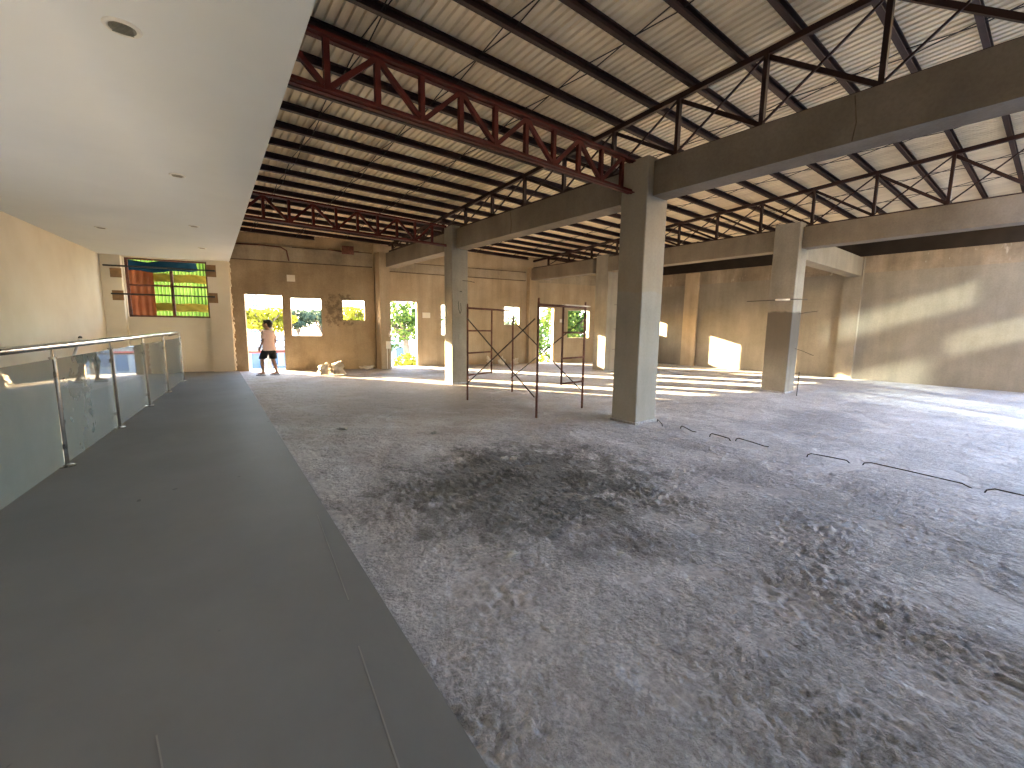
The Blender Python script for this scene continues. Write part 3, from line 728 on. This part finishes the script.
for k, (x, y, r, lab) in enumerate(((3.27,12.95,(.15,.12,.15),'crumpled pale sack by the brown far wall, nearer the doorway'),(3.62,12.78,(.17,.13,.17),'larger crumpled pale sack by the brown far wall'),
       (4.78,13.75,(.2,.09,.06),'low pale rubble bag beside the half column'),(9.05,12.9,(.10,.10,.16),'pale sack at the beige wall, first behind the scaffold'),
       (9.5,12.75,(.11,.1,.16),'pale sack at the beige wall, middle one behind the scaffold'),(10.1,12.7,(.13,.1,.13),'pale sack at the beige wall, last one before the far corner'))):
    t = thing('crumpled_sack', (x,y,0), lab, 'sack', 'sacks along the far wall')
    m = crumple((x,y,r[2]*.8), r, 3+k*2.3, 'bag'); m.obj('bag', M['bag'], t, True)
    if k < 2:
        m = MB(); m.tube([(x+.02,y,r[2]*1.5),(x+.05,y-.02,r[2]*2.0),(x+.1,y,r[2]*2.1)], [.03,.018,.03], 8); m.obj('tied_neck', M['bag'], t, True)
# rebar loops lying along the beam line
R_ = [((5.80,3.72),(5.60,3.50),.05,'rebar loop at the foot of the big column'),((5.69,3.26),(5.56,2.99),.05,'short rebar loop, second from the big column'),
      ((5.58,2.77),(5.60,2.50),.055,'rebar loop, third from the big column'),((5.65,2.46),(5.58,2.05),.05,'hooked rebar, fourth from the big column'),
      ((5.60,1.64),(5.73,1.27),.05,'straight hooked rebar with a gap on both sides'),((5.76,1.17),(5.74,.35),.05,'longest hooked rebar on the rough floor'),
      ((5.68,.27),(5.68,-.4),.06,'rebar running out past the right edge of view')]
for k, (a, b, h, lab) in enumerate(R_):
    a = V((*a,0)); b = V((*b,0)); d = (b-a); n = V((-d.y,d.x,0)).normalized()
    P = [a + V((0,0,-.04)), a + d*.02 + V((0,0,.02)), a + d*.09 + V((0,0,h)), a + d*.5 + V((0,0,h*.75)), a + d*.92 + V((0,0,h*.35))]
    if k in (1,3): P += [b + n*.02 + V((0,0,.018)), b + n*.05 - d*.05 + V((0,0,.005)), b + n*.05 - d*.16 + V((0,0,-.005))]
    else: P += [b + V((0,0,-.03))]
    m = MB(); m.tube([V((p.x,p.y,p.z*.6-.008)) for p in P], .0065, 7); tag(m.obj('rebar', M['rebar'], None, True), 'rusty ' + lab if not lab.startswith('rusty') else lab, 'rebar', 'rebar loops along the beam line')
m = MB(); m.tube([(10.80,3.48,-.02),(10.82,3.48,.4),(10.78,3.47,.52)], .009, 6); tag(m.obj('rebar', M['rebar'], None, True), 'upright rusty rebar standing at the damp column', 'rebar')
t = thing('tied_stick', (10.9,3.7,2.1), 'thin stick tied across the damp column at head height', 'stick')
m = MB(); m.tube([(10.2,4.45,2.06),(10.92,3.77,2.12),(11.2,3.72,2.13),(11.55,3.70,2.14)], [.008,.011,.012,.008], 7); m.obj('stick', M['rebar'], t, True)
m = MB(); m.tube([(10.62,4.02,2.10),(10.84,3.82,2.11)], .02, 8); m.obj('wrapping', M['bag'], t, True)
# chips of mortar on the floor
for k, (x, y, r) in enumerate(((2.7,3.55,.035),(2.78,3.5,.03),(1.7,5.9,.05),(2.6,5.0,.03),(1.55,1.95,.03),(2.1,1.55,.02))):
    m = MB(); m.ell((x,y,r*.1), (r*1.5,r,r*.5), 9, 6, None, .8, k)
    tag(m.obj('mortar_chip', M['chip'], None, False), ['pale mortar chip on the dark patch, larger of two','pale mortar chip on the dark patch, smaller of two','flat pale mortar chip midway to the left column','small pale chip beyond the dark mortar patch','pale chip near the walkway edge','tiny pale chip in the nearest rough floor'][k], 'mortar chip', 'mortar chips')

# ------------------------------------------------------------------ person by the doorway
def loft(m, rings, n=14):
    """rings: (centre, rx, ry, x axis, y axis)"""
    vs = []; fs = []
    for c, rx, ry, ax, ay in rings:
        for k in range(n):
            a = 2*PI*k/n; vs.append(V(c) + V(ax)*rx*math.cos(a) + V(ay)*ry*math.sin(a))
    for i in range(len(rings)-1):
        for k in range(n): fs.append((i*n+k, i*n+(k+1)%n, (i+1)*n+(k+1)%n, (i+1)*n+k))
    fs += [tuple(range(n-1,-1,-1)), tuple(range((len(rings)-1)*n, len(rings)*n))]
    return m.add(vs, fs)
PX, PY = 1.97, 13.33
PF = V((-.52,.854,0)).normalized(); PR = V((PF.y,-PF.x,0))         # facing, right hand side
PS = 1.03
def W3(r, f, u): return V((PX,PY,0)) + (PR*r + PF*f + V((0,0,u)))*PS
XA, YA, ZA = PR, PF, V((0,0,1))
pm = MB()
# torso and neck
loft(pm, [(W3(0,0,.70),.09,.07,XA,YA),(W3(0,-.005,.76),.135,.095,XA,YA),(W3(0,0,.86),.12,.085,XA,YA),(W3(0,.005,.97),.13,.09,XA,YA),(W3(0,0,1.07),.145,.092,XA,YA),
          (W3(0,-.005,1.14),.15,.08,XA,YA),(W3(0,-.005,1.18),.11,.065,XA,YA),(W3(0,0,1.205),.055,.05,XA,YA),(W3(0,.01,1.25),.046,.048,XA,YA),(W3(0,.015,1.29),.045,.048,XA,YA)], 18)
# head, turned to the left
hy = math.radians(32); HF = (PF*math.cos(hy) - PR*math.sin(hy)).normalized(); HR = V((HF.y,-HF.x,0)); HC = W3(0,.02,1.352)
def H3(r, f, u): return HC + (HR*r + HF*f + V((0,0,u)))*1.22
HM = Matrix((HR, HF, V((0,0,1)))).transposed()
pm.ell(H3(0,-.005,.015), (.073,.088,.086), 18, 14, HM); pm.ell(H3(0,.025,-.035), (.056,.062,.066), 14, 10, HM)
pm.ell(H3(0,.092,-.012), (.012,.02,.02), 8, 6, HM); pm.ell(H3(0,.078,-.055), (.022,.012,.010), 8, 6, HM)
for s in (-1, 1): pm.ell(H3(s*.078,-.005,-.005), (.011,.02,.03), 8, 6, HM)
# arms: shoulder, elbow, wrist, hand with five fingers
def arm(s, sh, el, wr):
    sh, el, wr = V(sh), V(el), V(wr)
    pm.tube([sh, sh.lerp(el,.35), el, el.lerp(wr,.3), wr], [.043,.040,.032,.032,.022], 12)
    pm.ell(sh, (.05,.05,.05), 10, 8); pm.ell(el, (.032,.032,.032), 10, 8)
    d = (wr-el).normalized(); side = PR*s
    fw = (PF - d*PF.dot(d)).normalized()
    p = wr + d*.045; pm.ell(wr + d*.04, (.035,.035,.035), 10, 8)
    loft(pm, [(wr-d*.01,.020,.018,fw,side),(wr+d*.03,.034,.015,fw,side),(wr+d*.075,.033,.013,fw,side)], 12)
    for k, (o, L) in enumerate(((.026,.055),(.009,.064),(-.009,.058),(-.025,.045))):
        b = wr + d*.068 + fw*o; mid = b + d*L*.55 - side*.006; tip = b + d*L - side*.022
        pm.tube([b, mid, tip], [.0085,.008,.0065], 8)
    b = wr + d*.02 + fw*.028; pm.tube([b, b + d*.025 + fw*.018 - side*.006, b + d*.052 + fw*.022 - side*.014], [.0105,.009,.007], 8)
arm(-1, W3(-.152,0,1.125), W3(-.178,.01,.905), W3(-.165,.13,.735))
arm(1, W3(.152,0,1.125), W3(.178,-.03,.905), W3(.17,.07,.72))
# legs in mid step, left foot forward
def leg(s, hip, kn, an, tof):
    hip, kn, an = V(hip), V(kn), V(an); tof = V(tof)
    pm.tube([hip + V((0,0,.05)), hip, hip.lerp(kn,.5), kn, kn.lerp(an,.3), kn.lerp(an,.75), an], [.07,.082,.068,.05,.052,.036,.031], 14)
    up = V((0,0,1)); sd = tof.cross(up)
    pm.tube([an + V((0,0,.01)), an - V((0,0,.03))], [.031,.034], 12)
    loft(pm, [(an - tof*.05 - up*.035,.022,.02,sd,up),(an - tof*.03 - up*.028,.03,.03,sd,up),(an + tof*.04 - up*.025,.034,.032,sd,up),(an + tof*.10 - up*.036,.038,.021,sd,up),(an + tof*.145 - up*.042,.036,.014,sd,up)], 14)
    for k in range(5):
        o = (k-2)*.0145*(-s); L = .03 - abs(k)*.003
        b = an + tof*.14 + sd*o - up*.045; pm.tube([b, b + tof*L*.6, b + tof*L - up*.003], [.0105-.0008*k,.010-.0008*k,.007], 8)
FL = (PF*.80 - PR*.60).normalized()
leg(-1, W3(-.078,.02,.70), W3(-.115,.14,.405), W3(-.14,.09,.088), FL)
leg(1, W3(.078,-.01,.70), W3(.10,-.01,.40), W3(.105,-.12,.088), FL)
raw = pm.obj('person', M['skin'])
rm = raw.modifiers.new('r', 'REMESH'); rm.mode = 'VOXEL'; rm.voxel_size = .0065
sm = raw.modifiers.new('s', 'SMOOTH'); sm.factor = .5; sm.iterations = 2
bpy.context.view_layer.update()
dg = bpy.context.evaluated_depsgraph_get()
me = bpy.data.meshes.new_from_object(raw.evaluated_get(dg)); raw.modifiers.clear(); raw.data = me
me.polygons.foreach_set('use_smooth', [True]*len(me.polygons))
me.materials.clear(); me.materials.append(M['skin']); me.materials.append(M['hair']); me.materials.append(plain('lips', (.30,.10,.08), .5, 0, .05, 8, 0))
eyes = [H3(s*.03,.088,.022) for s in (-1,1)] + [H3(s*.03,.09,.045) for s in (-1,1)]; mouth = H3(0,.088,-.055)
for p in me.polygons:
    c = p.center
    if any((c-e).length < .0105 for e in eyes): p.material_index = 1
    elif (c-mouth).length < .018 and abs(c.z-mouth.z) < .008: p.material_index = 2
person = tag(raw, 'person in pale pink shirt and black shorts walking by the far doorway, seen from behind', 'person')
# clothing
m = MB()
loft(m, [(W3(0,-.01,.665),.185,.135,XA,YA),(W3(0,-.005,.76),.178,.13,XA,YA),(W3(0,0,.90),.162,.118,XA,YA),(W3(0,0,1.02),.165,.115,XA,YA),(W3(0,-.005,1.10),.172,.108,XA,YA),
         (W3(0,-.005,1.155),.165,.09,XA,YA),(W3(0,-.005,1.19),.115,.075,XA,YA),(W3(0,0,1.21),.072,.064,XA,YA)], 24)
for s in (-1, 1):
    a = W3(s*.128,0,1.125); b = W3(s*.168, .005 if s<0 else -.02, .985); d = (b-a).normalized()
    m.ell(a, (.072,.075,.07), 14, 10)
    loft(m, [(a - d*.02,.06,.068,XA,YA),(a + d*.03,.068,.07,XA,YA),(b,.066,.066,XA,YA)], 16)
sh = m.obj('shirt', M['pink'], None)
for name, vox in ((sh, .008),):
    r_ = name.modifiers.new('r','REMESH'); r_.mode = 'VOXEL'; r_.voxel_size = vox
    q_ = name.modifiers.new('s','SMOOTH'); q_.iterations = 4
m = MB()
loft(m, [(W3(0,0,.60),.11,.10,XA,YA),(W3(0,0,.66),.158,.118,XA,YA),(W3(0,0,.76),.148,.108,XA,YA),(W3(0,0,.80),.14,.10,XA,YA)], 24)
for s, hip, kn in ((-1, W3(-.078,.02,.70), W3(-.115,.14,.405)), (1, W3(.078,-.01,.70), W3(.10,-.01,.40))):
    a = hip; b = hip.lerp(kn,.86)
    loft(m, [(a,.10,.105,XA,YA),(a.lerp(b,.5),.098,.10,XA,YA),(b,.098,.10,XA,YA)], 18)
so = m.obj('shorts', M['shorts'], None)
r_ = so.modifiers.new('r','REMESH'); r_.mode = 'VOXEL'; r_.voxel_size = .008; so.modifiers.new('s','SMOOTH').iterations = 3
m = MB(); m.ell(H3(0,-.022,.034), (.083,.090,.080), 18, 14, HM, .12, 3); m.ell(H3(0,-.055,-.005), (.074,.05,.07), 14, 10, HM, .1, 5)
m.ell(H3(0,.035,.068), (.06,.048,.036), 12, 8, HM)
hro = m.obj('hair', M['hair'], None); r_ = hro.modifiers.new('r','REMESH'); r_.mode = 'VOXEL'; r_.voxel_size = .006
slips = []
for an in (W3(-.14,.09,0), W3(.105,-.12,0)):
    m = MB(); out = []
    sd = FL.cross(V((0,0,1)))
    for k in range(20):
        t_ = 2*PI*k/20; out.append(tuple((an + FL*(.058 + .125*math.cos(t_)) + sd*(.042+.006*math.cos(t_))*math.sin(t_))[:2]))
    m.prism(out, .0, .022)
    for s in (-1, 1): m.tube([an + FL*.125 + V((0,0,.03)), an + FL*.09 + sd*s*.03 + V((0,0,.055)), an + FL*.045 + sd*s*.043 + V((0,0,.018))], .006, 6)
    slips.append(m.obj('slipper', M['sandal'], None))
bpy.context.view_layer.update(); dg = bpy.context.evaluated_depsgraph_get()
for o in (sh, so, hro):
    me = bpy.data.meshes.new_from_object(o.evaluated_get(dg)); o.modifiers.clear(); o.data = me
    me.polygons.foreach_set('use_smooth', [True]*len(me.polygons))
for o in (sh, so, hro, *slips): o.parent = person

# ------------------------------------------------------------------ outside
GZ = -4.2
m = MB(); m.prism([(-60,16.6),(220,16.6),(220,260),(-60,260)], GZ-.2, GZ); struct(m.obj('ground', M['asphalt']), 'pale ground and road outside', 'ground')
# facade ledge and guard rail beyond the doorway
m = MB(); wbox(m, A0, A1, -.1, 4.1, .18, .95, -.4, -.05); struct(m.obj('balcony_ledge', M['asphalt']), 'narrow concrete balcony outside the far doorway', 'balcony')
t = thing('balcony_railing', along(A0,A1,2,.9,-.05), 'thin two bar guard rail outside the far doorway', 'railing')
for z in (.52,.88):
    m = MB(); m.tube([along(A0,A1,-.1,.9,z), along(A0,A1,4.1,.9,z)], .018, 8); m.obj('rail_bar', M['darksteel'], t, True)
for s in (-.1,1.6,2.9,4.1):
    m = MB(); m.tube([along(A0,A1,s,.9,-.06), along(A0,A1,s,.9,.9)], .018, 8); m.obj('rail_post', M['steel2'], t, True)
def tree(x, y, top, r, mat, label, n=1500, leaf=.22, low=None, seed=1):
    sq = low or .75
    rnd = random.Random(seed); H = top - GZ
    t = thing('tree', (x,y,GZ), label, 'tree', 'trees outside')
    m = MB(); h = H - r*.9*sq
    m.tube([(x,y,GZ-.1),(x+.05*r,y,GZ+h*.5),(x-.04*r,y,GZ+h)], [.09*r+.06,.07*r+.05,.05*r+.03], 8)
    for k in range(5):
        a = 2*PI*k/5 + rnd.random(); m.tube([(x,y,GZ+h*.72),(x+r*.35*math.cos(a),y+r*.35*math.sin(a),GZ+h*.98),(x+r*.7*math.cos(a),y+r*.7*math.sin(a),GZ+h+r*.25)], [.05*r,.035*r,.015*r], 6)
    m.obj('trunk', M['bark'], t, True)
    lo = 1.0
    cl = []
    for k in range(16):
        a = rnd.uniform(0,2*PI); u = rnd.uniform(-.75*lo,.8); q = math.sqrt(max(.05,1-u*u))*rnd.uniform(.35,.72)
        cl.append(V((x+r*q*math.cos(a), y+r*q*math.sin(a), top - r*sq + r*u*.85*sq)))
    m = MB()
    for k in range(n):
        c = rnd.choice(cl); d = V((rnd.gauss(0,1),rnd.gauss(0,1),rnd.gauss(0,1))).normalized()*(r*.42*rnd.uniform(.55,1.0)**.5)
        d.z *= sq; p = c + d; p.z = min(p.z, top)
        a1 = V((rnd.gauss(0,1),rnd.gauss(0,1),rnd.gauss(0,1))).normalized(); a2 = a1.cross(V((rnd.gauss(0,1),rnd.gauss(0,1),rnd.gauss(0,1)))).normalized()
        l = leaf*rnd.uniform(.6,1.3)
        m.add([p-a1*l, p-a2*l*.45+a1*l*.1, p+a1*l, p+a2*l*.45+a1*l*.1], [(0,1,2,3)])
    m.obj('crown', M[mat], t)
    return t
tree(5.3, 37, 2.7, 2.1, 'leafY', 'yellow green tree seen through the far doorway behind the person', 2200, .18, .45, 1)
tree(7.9, 43, 2.5, 1.5, 'leafD', 'grey green tree at the edge between doorway and larger window', 1500, .2, .5, 2)
tree(9.6, 47, 2.9, 1.7, 'leafD', 'grey green tree filling one side of the larger window', 1500, .2, .5, 3)
tree(12.4, 49, 3.0, 2.0, 'leafD', 'grey green tree filling the other side of the larger window', 1500, .2, .5, 4)
tree(13.1, 41, 3.1, 1.8, 'leafY', 'yellow green tree seen through the small square window', 1500, .18, .5, 5)
tree(15.6, 35, 4.3, 3.6, 'leafG', 'tall dark green tree in the doorway right of the half column', 2600, .2, None, 6)
tree(12.6, 26.5, -.2, 2.0, 'leafY', 'low yellow green bush below the tall tree in the doorway', 1800, .16, None, 7)
tree(28.5, 33, 2.4, 3.0, 'leafG', 'green tree behind the far corner doorway', 1800, .22, None, 8)
tree(20.2, 19.6, 3.4, 2.4, 'leafG', 'bright green leafy tree filling the far corner window', 2600, .17, None, 9)
tree(34, 42, 3.0, 3.0, 'leafD', 'distant tree low behind the second square window', 1200, .25, None, 10)
tree(22.4, 24, -.6, 2.0, 'leafY', 'yellow green bush below the far corner doorway', 1400, .17, None, 11)
# buildings
def building(name, x0, x1, y0, y1, top, wallm, label, floors, cols, roofm=None, band=None):
    t = thing(name, ((x0+x1)/2,(y0+y1)/2,GZ), label, 'building')
    m = MB(); m.box(x0,x1,y0,y1,GZ-.05,top); m.obj('wall', M[wallm], t)
    m = MB()
    if roofm == 'gable': m.add([(x0-.4,y0-.5,top),(x1+.4,y0-.5,top),(x1+.4,y1+.5,top),(x0-.4,y1+.5,top),(x0-.4,(y0+y1)/2,top+1.0),(x1+.4,(y0+y1)/2,top+1.0)],[(0,1,5,4),(2,3,4,5),(0,4,3),(1,2,5),(3,2,1,0)])
    else: m.box(x0-.2,x1+.2,y0-.2,y1+.2,top,top+.35)
    m.obj('roof', M['roofw'], t)
    fh = (top-GZ)/floors; cw = (x1-x0)/cols
    for f in range(floors):
        for c in range(cols):
            if floors*cols > 60 and (f+c) % 1: continue
            m = MB(); m.box(x0+cw*(c+.2),x0+cw*(c+.8),y0-.06,y0+.02,GZ+fh*(f+.25),GZ+fh*(f+.8)); m.obj('window', M['pane'], t)
    if band:
        m = MB(); m.box(x0-.05,x1+.05,y0-.12,y0,band[0],band[1]); m.obj('sign_band', M['redband'], t)
    return t
building('low_building', 2.8, 17, 54, 62, -1.0, 'bldg', 'low white building with a red band below the doorway horizon', 1, 9, 'gable', (-1.75,-1.45))
building('apartment_tower', 17.4, 20.0, 150, 156, 11.5, 'bldg2', 'tall pale tower far off at the edge of the far doorway', 12, 3)
building('small_house', 31, 38, 50, 57, -.6, 'bldg', 'small pale house behind the far corner doorway', 1, 3, 'gable')
building('wide_house', 18.6, 27, 60, 68, -1.2, 'bldg', 'pale house behind the parked cars', 1, 4, 'gable')
def car(x, y, mat, label, rz=0):
    t = thing('car', (x,y,GZ), label, 'car', 'parked cars')
    def P(u, v, z): return (x+u, y+v, GZ+z)
    m = MB(); prof = [(-2.1,.35),(-2.1,.8),(-1.5,.9),(-1.0,1.4),(.7,1.4),(1.3,.92),(2.05,.78),(2.1,.35)]
    n = len(prof); m.add([P(u,-.82,z) for u,z in prof] + [P(u,.82,z) for u,z in prof], [tuple(range(n)),tuple(range(2*n-1,n-1,-1))] + [(i,n+i,n+(i+1)%n,(i+1)%n) for i in range(n)])
    m.obj('body', M[mat], t)
    for s in (-1,1):
        m = MB(); w = [(-1.35,.95),(-.95,1.33),(.62,1.33),(1.1,.95)]; m.add([P(u,s*.83,z) for u,z in w], [(0,1,2,3)]); m.obj('side_window', M['pane'], t)
    for u in (-1.3,1.3):
        for s in (-1,1):
            m = MB(); m.tube([P(u,s*.68,.32),P(u,s*.86,.32)], .32, 16); m.obj('wheel', M['tyre'], t)
    return t
car(20.6, 47, 'carw', 'white parked car seen through the doorway right of the half column')
car(20.3, 42.0, 'card', 'dark parked car nearer than the white one in the doorway')
car(8.6, 49.8, 'card', 'dark car parked before the low white building')
# unseen block added to keep the reflected sun off the near floor
building('glint_shade_block', -26, -4.2, -26, -20, 10.5, 'bldg', 'unseen block behind the viewer, added to shade the reflected sun', 3, 6)
m = MB(); m.prism([(-60,-80),(60,-80),(60,-4.3),(-5,-4.3),(-3,16.5),(-60,16.5)], GZ-.2, GZ); struct(m.obj('street', plain('grey street asphalt', (.20,.205,.22), .9, 0, .1, .4, .1)), 'street outside the back and left walls', 'street')

# ------------------------------------------------------------------ light
w = bpy.data.worlds.new('sky'); scn.world = w; w.use_nodes = True; nt = w.node_tree; nt.nodes.clear()
so_ = nt.nodes.new('ShaderNodeOutputWorld'); bg = nt.nodes.new('ShaderNodeBackground'); sky = nt.nodes.new('ShaderNodeTexSky')
sky.sky_type = 'NISHITA'; sky.sun_disc = False; sky.sun_elevation = math.radians(14); sky.sun_rotation = math.radians(-29); sky.air_density = 1.0; sky.dust_density = 1.2; sky.ozone_density = 1.0
bg.inputs['Strength'].default_value = SKY
mx = nt.nodes.new('ShaderNodeMix'); mx.data_type = 'RGBA'; mx.inputs['Factor'].default_value = .5
nt.links.new(sky.outputs[0], mx.inputs['A']); mx.inputs['B'].default_value = (.56,.72,1.12,1)
nt.links.new(mx.outputs['Result'], bg.inputs[0]); nt.links.new(bg.outputs[0], so_.inputs[0])
def sun(name, direction, strength, color, angle):
    l = bpy.data.lights.new(name, 'SUN'); l.energy = strength; l.color = color; l.angle = math.radians(angle)
    o = bpy.data.objects.new(name, l); COL.objects.link(o); o.location = (0,0,20)
    o.rotation_euler = V(direction).to_track_quat('-Z','Y').to_euler(); return o
sun('evening_sun', (.512,-.859,-.192), SUN, (1.0,.74,.42), .6)
sun('sun_glint_from_glass_facade', (.482,.876,-.312), GLINT, (.95,1.0,.82), 2.2)

# ------------------------------------------------------------------ camera
cd = bpy.data.cameras.new('camera'); cam = bpy.data.objects.new('camera', cd); COL.objects.link(cam)
Rr = V((0.78792959,-0.61560426,0.01408389)); Dd = V((-0.06971759,-0.11191197,-0.99126947)); Ff = V((0.61180587,0.78006865,-0.13109722))
cam.matrix_world = Matrix(((Rr.x,-Dd.x,-Ff.x,0),(Rr.y,-Dd.y,-Ff.y,0),(Rr.z,-Dd.z,-Ff.z,1.4),(0,0,0,1)))
cd.sensor_width = 36; cd.sensor_fit = 'HORIZONTAL'; cd.lens = 426.2/1024*36; cd.clip_start = .05; cd.clip_end = 600
scn.camera = cam
scn.view_settings.view_transform = 'Standard'; scn.view_settings.look = 'None'; scn.view_settings.gamma = 1
scn.view_settings.use_curve_mapping = False; scn.view_settings.exposure = EXPOSURE
scn.cycles.use_denoising = True
scn.cycles.max_bounces = 10; scn.cycles.diffuse_bounces = 6; scn.cycles.transparent_max_bounces = 12
scn.cycles.sample_clamp_indirect = 6
